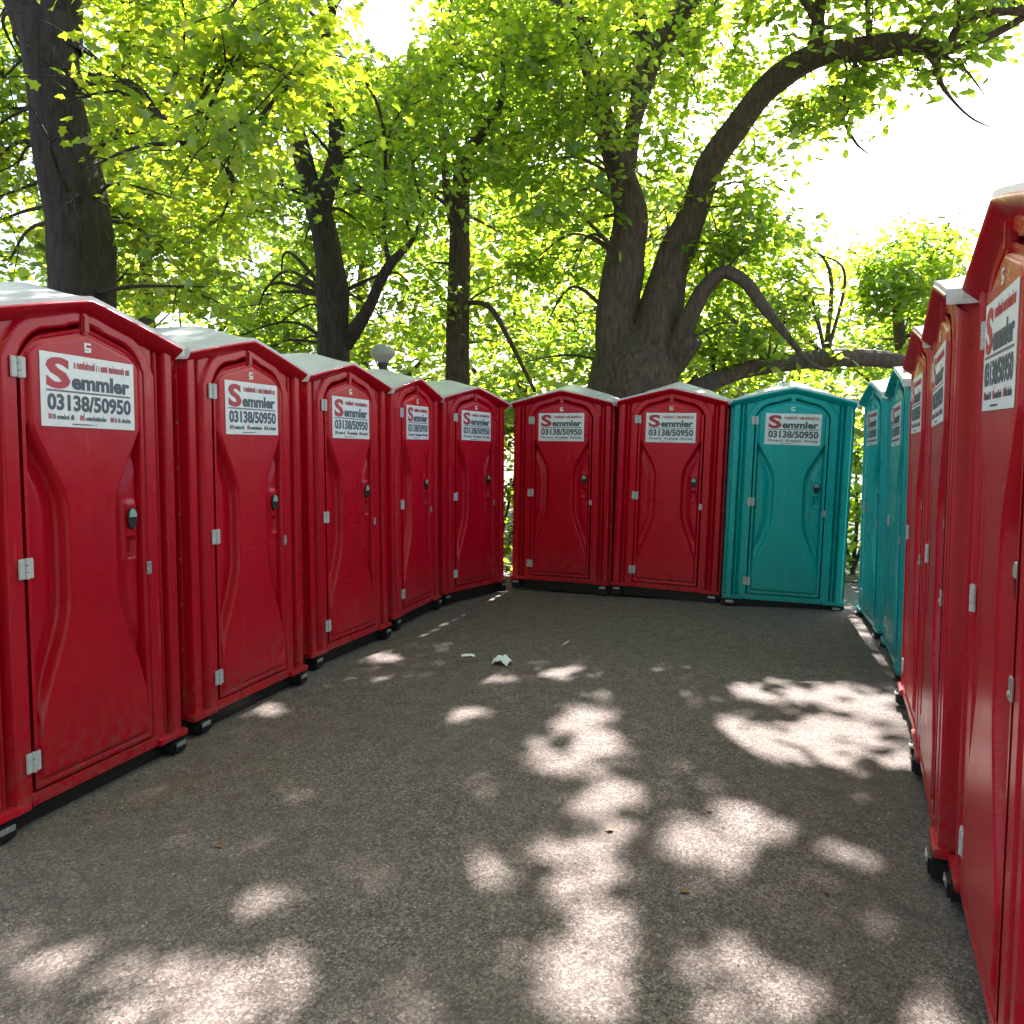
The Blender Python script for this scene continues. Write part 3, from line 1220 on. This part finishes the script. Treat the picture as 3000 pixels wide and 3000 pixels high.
def build_trees():
    LOB, OVAL, FAR = lobed_leaf(), oval_leaf(), far_leaf()
    # thick dark trunk behind the row of five
    Y = 7.6
    l1 = [[(160, 640, Y, 112), (157, 560, Y, 107), (150, 420, Y, 106), (128, 320, Y, 94), (108, 200, Y, 84), (92, 90, Y, 92), (86, 40, Y, 100)],
          [(110, 90, Y, 70), (118, 0, Y, 62), (135, -120, Y - .2, 50)],
          [(85, 90, Y, 60), (40, 10, Y, 48), (-10, -90, Y, 40)],
          [(140, 160, Y, 20), (215, 150, Y - .3, 15), (300, 215, Y - .8, 12), (370, 270, Y - 1.2, 8), (430, 320, Y - 1.4, 4)]]
    bare(l1[:1])
    c1 = region(10, 210, 480, -60, 330, 6.2, 7.4, .34, .5, 18) + region(22, -60, 480, -60, 330, 8.3, 10.5, .42, .62, 20) + region(8, 210, 450, 330, 590, 7, 9.5, .35, .5, 17) + region(7, -70, 60, 120, 520, 8.2, 10, .35, .5, 15) \
        + region(6, 430, 590, -20, 250, 5.6, 7.0, .28, .42, 14) + region(5, 60, 180, 90, 420, 6.3, 7.0, .2, .3, 4)
    c1 += canopy(14, -3.2, -.6, 1.5, 6.5, 5.5, 8.0, .75, 24)
    build_tree('maple_tree', 'tree with thick dark trunk and broad lobed leaves behind row of five toilets', l1, c1, LOB, .13, LEAF_A, BARK, 14, .17, 3)
    # slender leaning tree left of the middle
    Y = 11
    l2 = [[(630, 760, Y, 62), (628, 650, Y, 58), (626, 560, Y, 54), (612, 440, Y, 46), (596, 380, Y, 42)],
          [(597, 390, Y, 36), (560, 260, Y, 30), (535, 170, Y, 28), (525, 90, Y, 26), (560, -10, Y, 20), (590, -90, Y, 14)],
          [(603, 400, Y, 34), (632, 300, Y, 28), (632, 205, Y, 28), (612, 120, Y, 22), (625, 20, Y, 18), (650, -80, Y, 12)],
          [(650, 650, Y, 28), (690, 590, Y - .2, 22), (735, 500, Y - .4, 18), (778, 452, Y - .4, 10), (800, 400, Y - .5, 6)],
          [(735, 500, Y - .4, 10), (724, 440, Y - .4, 8), (728, 380, Y - .4, 5)]]
    bare(l2)
    c2 = region(30, 450, 820, 90, 660, 11.4, 14, .5, .75, 21) + region(12, 460, 820, 60, 400, 9.2, 10.6, .4, .6, 20) + region(7, 470, 640, -80, 160, 10.5, 12.5, .5, .7, 17) + region(8, 420, 620, 560, 680, 11, 14, .5, .7, 22)
    c2 += canopy(24, -2.8, .9, .5, 6.0, 7.0, 9.5, .85, 20) + canopy(14, -6, -1, -7, .3, 7.5, 10.5, 1.0, 18)
    build_tree('slender_tree', 'slender leaning tree with a side fork, between thick dark trunk and pale straight one', l2, c2, LOB, .14, LEAF_B, BARK, 12, .2, 5)
    # straight tree with a bent top
    Y = 13
    l3 = [[(864, 760, Y, 44), (863, 650, Y, 41), (866, 500, Y, 38), (869, 400, Y, 36), (872, 330, Y, 32), (879, 282, Y, 28)],
          [(876, 295, Y, 26), (905, 262, Y, 24), (925, 235, Y, 18), (945, 190, Y - .2, 12), (950, 100, Y - .2, 10)],
          [(866, 480, Y, 16), (848, 390, Y - .2, 14), (836, 280, Y - .3, 13), (830, 180, Y - .3, 12), (850, 60, Y - .3, 10), (850, -60, Y - .3, 6)],
          [(878, 345, Y, 11), (915, 322, Y - .2, 9), (955, 318, Y - .3, 8), (990, 338, Y - .3, 5)],
          [(920, 250, Y, 10), (950, 275, Y - .1, 9), (985, 300, Y - .2, 6)],
          [(880, 570, Y, 9), (925, 580, Y - .5, 10), (955, 630, Y - .7, 10), (990, 700, Y - .8, 8), (1010, 740, Y - .8, 6)]]
    bare(l3)
    c3 = region(36, 770, 1010, -80, 720, 13.5, 17, .5, .8, 20) + region(10, 780, 1010, -80, 330, 11.5, 12.8, .4, .6, 20) + region(8, 640, 800, 100, 420, 13, 17, .6, .8, 22)
    build_tree('straight_tree', 'straight slim tree with a bent top beside the globe lamp', l3, c3, OVAL, .17, LEAF_B, BARK2, 11, .22, 7)
    # great many-stemmed tree
    Y = 11.5
    l4 = [[(1195, 780, Y, 172), (1197, 720, Y, 160), (1197, 680, Y, 140), (1198, 640, Y, 84), (1200, 600, Y, 30)],
          [(1172, 690, Y, 84), (1162, 600, Y, 76), (1180, 490, Y, 66), (1190, 400, Y - .1, 58), (1168, 320, Y - .2, 48), (1140, 230, Y - .3, 40), (1118, 140, Y - .4, 34),
           (1088, 60, Y - .5, 28), (1050, -10, Y - .6, 24), (1000, -110, Y - .7, 18)],
          [(1228, 690, Y - .1, 88), (1250, 570, Y - .1, 72), (1276, 475, Y - .1, 58), (1312, 395, Y - .2, 46), (1336, 312, Y - .3, 46), (1388, 240, Y - .5, 47),
           (1452, 162, Y - .8, 46), (1530, 110, Y - 1.1, 41), (1640, 92, Y - 1.5, 39), (1722, 84, Y - 1.7, 30), (1800, 92, Y - 1.9, 17), (1868, 68, Y - 2, 13),
           (1950, 22, Y - 2.1, 12)],
          [(1262, 690, Y - .2, 42), (1298, 602, Y - .4, 33), (1336, 537, Y - .5, 29), (1364, 514, Y - .6, 26), (1402, 530, Y - .7, 24), (1438, 576, Y - .8, 20), (1492, 642, Y - .9, 13), (1535, 690, Y - .9, 9), (1570, 700, Y - .9, 4)],
          [(1250, 700, Y - .1, 60), (1290, 658, Y - .3, 44), (1310, 636, Y - .4, 36)],
          [(1270, 760, Y, 40), (1350, 718, Y, 30), (1450, 688, Y + .1, 30), (1560, 676, Y + .2, 32), (1680, 680, Y + .4, 28), (1800, 708, Y + .5, 22)],
          [(1180, 345, Y - .2, 30), (1200, 210, Y, 30), (1238, 92, Y, 34), (1300, 2, Y, 34), (1360, -90, Y, 28)],
          [(1200, 160, Y, 16), (1215, 70, Y, 26), (1200, 10, Y - .2, 22), (1185, -60, Y - .2, 14)],
          [(1536, 108, Y - 1.1, 28), (1542, 50, Y - 1.1, 24), (1552, -60, Y - 1.1, 20)],
          [(1720, 84, Y - 1.7, 20), (1764, 104, Y - 1.8, 14), (1772, 150, Y - 1.9, 9), (1800, 192, Y - 2, 5), (1838, 226, Y - 2.1, 4), (1868, 240, Y - 2.1, 2)],
          [(1772, 100, Y - 1.8, 8), (1820, 130, Y - 2, 5), (1858, 180, Y - 2.1, 2)],
          [(1790, 95, Y - 1.9, 14), (1812, 40, Y - 2, 15), (1870, 24, Y - 2.1, 15), (1960, 22, Y - 2.2, 14)],
          [(1614, 100, Y - 1.4, 8), (1610, 180, Y - 1.5, 6), (1585, 228, Y - 1.6, 6), (1530, 240, Y - 1.6, 3)],
          [(1590, 222, Y - 1.6, 6), (1614, 270, Y - 1.7, 5), (1640, 292, Y - 1.8, 2)]]
    bare(l4)
    c4 = region(36, 950, 1300, -80, 720, 12.1, 14.5, .45, .7, 20) + region(13, 950, 1200, -80, 420, 9.8, 10.9, .35, .55, 15) + region(10, 1300, 1480, -60, 150, 10, 13, .4, .6, 16) + region(12, 1480, 1920, -90, 60, 9, 11.5, .35, .55, 15) \
        + region(9, 1340, 1470, 270, 520, 10.5, 13, .4, .6, 16) + region(18, 1300, 1540, 420, 700, 11, 14, .45, .65, 20) + region(9, 1500, 1680, 120, 270, 9.6, 10.3, .2, .32, 11) + region(9, 1480, 1900, 50, 130, 9.2, 10.5, .22, .34, 9) \
        + region(4, 1700, 1800, 60, 180, 9.4, 9.9, .16, .26, 6) + region(4, 1230, 1340, 300, 480, 11, 11.4, .2, .3, 8)
    c4 += canopy(38, -.2, 3.2, .3, 6.2, 6.8, 10, .85, 20) + canopy(16, 0, 2.2, -1.6, 1.0, 7, 10, .8, 26) + canopy(24, -1, 5, -7, .3, 7.5, 10.5, 1.0, 18)
    build_tree('many_stemmed_tree', 'huge old tree with several stems and arching boughs behind the two red back toilets', l4, c4, OVAL, .15, LEAF_B, BARK2, 11, .19, 9, flute=.10)
    # lower tree over the right row
    Y = 15.5
    l5 = [[(1705, 770, Y, 24), (1698, 640, Y, 20), (1690, 560, Y, 16), (1680, 470, Y, 10)],
          [(1694, 600, Y, 12), (1740, 520, Y, 9), (1790, 420, Y, 5)], [(1690, 560, Y, 9), (1640, 500, Y, 6), (1600, 470, Y, 4)]]
    c5 = region(30, 1580, 1850, 380, 720, 13.8, 17.5, .5, .75, 22) + region(12, 1640, 1850, 350, 560, 14, 16, .4, .6, 18) + region(8, 1850, 2100, 420, 720, 14, 17, .5, .7, 20)
    build_tree('young_tree', 'lower bushy tree with a thin trunk behind the teal pair', l5, c5, OVAL, .17, LEAF_B, BARK2, 10, .22, 11)
    # trees across the park
    far = [(-7.5, 17, 0), (-4.0, 22, 1), (.2, 24, 2), (3.4, 21, 3), (7.2, 25, 4), (12, 22, 5), (-11.5, 25, 6)]
    names = ['far park tree seen beyond the thick dark trunk', 'far park tree seen between slender tree and straight tree', 'far park tree seen beyond the bent top tree',
             'far park tree seen behind the huge many-stemmed tree', 'far park tree seen beyond the teal back toilet', 'far park tree beyond the row of three red toilets',
             'outermost far park tree beyond the row of five']
    for (x, y, i) in far:
        H = [8.5, 9, 9.5, 8.5, 6.2, 6.0, 9.5][i]
        lx = [(np.array([[x, y, 0], [x + .1, y, 2.0], [x - .1, y, H * .5], [x, y, H * .8]]), np.array([.26, .21, .16, .07])),
              (np.array([[x, y, 2.0], [x + .9, y - .3, 3.2], [x + 1.8, y - .5, 4.2]]), np.array([.12, .08, .04])),
              (np.array([[x, y, 2.4], [x - .9, y + .2, 3.4], [x - 1.9, y - .4, 4.6]]), np.array([.11, .08, .04]))]
        cl = []
        for k in range(46):
            a, rr = random.uniform(0, 6.28), random.random() ** .5
            z = 1.9 + (H - 1.9) * ((k + .5) / 46)
            w = 2.9 * (1 - ((z - H * .45) / (H * .62)) ** 2) ** .5 if abs(z - H * .45) < H * .6 else .8
            cl.append((np.array([x + math.cos(a) * rr * w, y + math.sin(a) * rr * w, z]), random.uniform(.7, 1.0), 18))
        build_tree('park_tree', names[i], lx, cl, FAR, .30, LEAF_C, BARK2, 8, .3, 20 + i, 'trees across the park')
    # shrubs behind the yard corners; the taller is added to block sun through its gap
    for (x, y, H, lab) in ((-.25, 10.0, 2.3, 'leafy shrub added to block sun through the gap between the last of the five and the back pair'),
                           (4.18, 9.9, 1.75, 'low leafy shrub behind the gap beside the teal back toilet')):
        lx = [(np.array([[x, y, 0], [x + .03, y, H * .4], [x, y, H * .75]]), np.array([.03, .022, .01])),
              (np.array([[x, y, .05], [x + .2, y, H * .4], [x + .35, y, H * .7]]), np.array([.022, .016, .008])),
              (np.array([[x, y, .05], [x - .2, y, H * .4], [x - .35, y, H * .7]]), np.array([.022, .016, .008]))]
        cl = [(np.array([x + random.uniform(-.45, .45), y + random.uniform(-.35, .35), .15 + (H - .2) * (k + .5) / 16]), .34, 12) for k in range(16)]
        t = build_tree('shrub', lab, lx, cl, OVAL, .12, LEAF_B, BARK, 8, .12, 60 + int(x), low=0.05)
        t['category'] = 'shrub'
    # trees behind the photographer that shade the yard from the other side
    for i, (x, y) in enumerate([(-3.8, -4.2), (3.6, -4.6)]):
        H = 11
        lx = [(np.array([[x, y, 0], [x + .1, y, 2.5], [x, y, 5.5], [x, y + .3, 9]]), np.array([.36, .30, .2, .08])),
              (np.array([[x, y, 2.6], [x + 1.2, y + .6, 4.4], [x + 2.2, y + 1.2, 6]]), np.array([.16, .1, .05])),
              (np.array([[x, y, 3.0], [x - 1.2, y + .4, 4.8], [x - 2.2, y, 6.2]]), np.array([.15, .1, .05]))]
        cl = []
        for k in range(60):
            a, rr = random.uniform(0, 6.28), random.random() ** .5
            z = 2.2 + (H - 2.2) * ((k + .5) / 60)
            w = 3.8 * max(.1, 1 - ((z - H * .5) / (H * .56)) ** 2) ** .5
            cl.append((np.array([x + math.cos(a) * rr * w, y + math.sin(a) * rr * w, z]), random.uniform(.8, 1.1), 20))
        build_tree('shade_tree', ['broad shade tree facing the back toilets from the side of the row of five', 'broad shade tree facing the back toilets from the side of the row of three'][i], lx, cl, FAR, .32, LEAF_C, BARK, 8, .3, 40 + i)


# ------------------------------------------------------------------ small things
def build_lamp():
    p = at(722, 668, 12.2)
    t = bpy.data.objects.new('street_lamp', None)
    COL.objects.link(t)
    t.location = (p[0], p[1], 0)
    tag(t, 'park lamp with a pale globe on a grey post between slender and straight trees', 'street lamp')
    bm = bmesh.new()
    cyl(bm, (0, 0, .3), .07, .6, 'Z', 16)
    cyl(bm, (0, 0, (p[2] - .15) / 2), .042, p[2] - .15, 'Z', 16)
    link('post', mesh_bm('post', bm), t, plain('lamp_grey', (.16, .16, .18), .45, .3))
    bm = bmesh.new()
    cyl(bm, (0, 0, 0), .062, .12, 'Z', 16, .075)
    link('collar', mesh_bm('collar', bm), t, plain('lamp_dark', (.06, .06, .075), .4, .3), loc=(0, 0, p[2] - .19))
    bm = bmesh.new()
    bmesh.ops.create_uvsphere(bm, u_segments=24, v_segments=14, radius=.19)
    for v in bm.verts:
        v.co.z *= .82
        if v.co.z < 0:
            k = 1 - .45 * (-v.co.z / .156) ** 1.0
            v.co.x *= k
            v.co.y *= k
    link('globe', mesh_bm('globe', bm, True), t, plain('opal_globe', (.62, .65, .68), .3), loc=(0, 0, p[2]))


def crumple(name, w, d, h, seed, label):
    r = np.random.default_rng(seed)
    n = 9
    V = []
    for i in range(n):
        for j in range(n):
            a, b = i / (n - 1) * 2 - 1, j / (n - 1) * 2 - 1
            e = max(0, 1 - (a * a + b * b) * .5)
            V.append((a * w / 2 * (1 + r.normal() * .06), b * d / 2 * (1 + r.normal() * .06), .004 + h * e * (.35 + .65 * r.random())))
    V = np.array(V)
    i = (np.arange(n - 1)[:, None] * n + np.arange(n - 1)[None]).ravel()
    F = np.stack([i, i + n, i + n + 1, i + 1], 1)
    return mesh_np(name, V, F)


def build_litter():
    o = link('paper_scrap', crumple('paper_scrap', .10, .06, .02, 1, ''), mat=PAPER, loc=(-.335, 5.86, gz(-.335, 5.86)), rot=(0, 0, .15))
    tag(o, 'small flat white paper scrap on the gravelly yard', 'paper', 'white litter on the yard')
    o = link('paper_tissue', crumple('paper_tissue', .125, .10, .075, 4, ''), mat=PAPER, loc=(-.08, 5.63, gz(-.08, 5.63)), rot=(0, 0, -.5))
    tag(o, 'larger crumpled white paper tissue on the gravelly yard', 'paper', 'white litter on the yard')
    T, F = lobed_leaf()
    me = mesh_np('dry_leaf', T * np.array([1, 1, -.9]), F)
    m = plain('dry_leaf_brown', (.16, .085, .035), .8)
    spots = [(1620, 2135), (1585, 1955), (2010, 2600), (2420, 2605), (1790, 2425), (870, 2650), (640, 2480), (2080, 2370)]
    r = random.Random(4)
    for (px, py) in spots:
        k = 1932 / 3000
        d = at(px * k, py * k, 1.0) - np.array([0, 0, CAM_H])
        t = -CAM_H / d[2]
        x, y = d[0] * t, d[1] * t
        s = r.uniform(.03, .055)
        o = link('dry_leaf', me, None, m, (x, y, gz(x, y) + .006), (r.uniform(-.25, .25), r.uniform(-.25, .25), r.uniform(0, 6)))
        o.scale = (s, s, s)
        tag(o, 'little dry brown leaf lying on the gravelly yard', 'leaf', 'dry leaves on the yard')


# ------------------------------------------------------------------ build
build_ground()
for i, (x, y, a, z0, t, m, lab, grp) in enumerate(TOILETS):
    make_toilet(x, y, a, z0, t, m, lab, group=grp)
build_trees()
build_lamp()
build_litter()
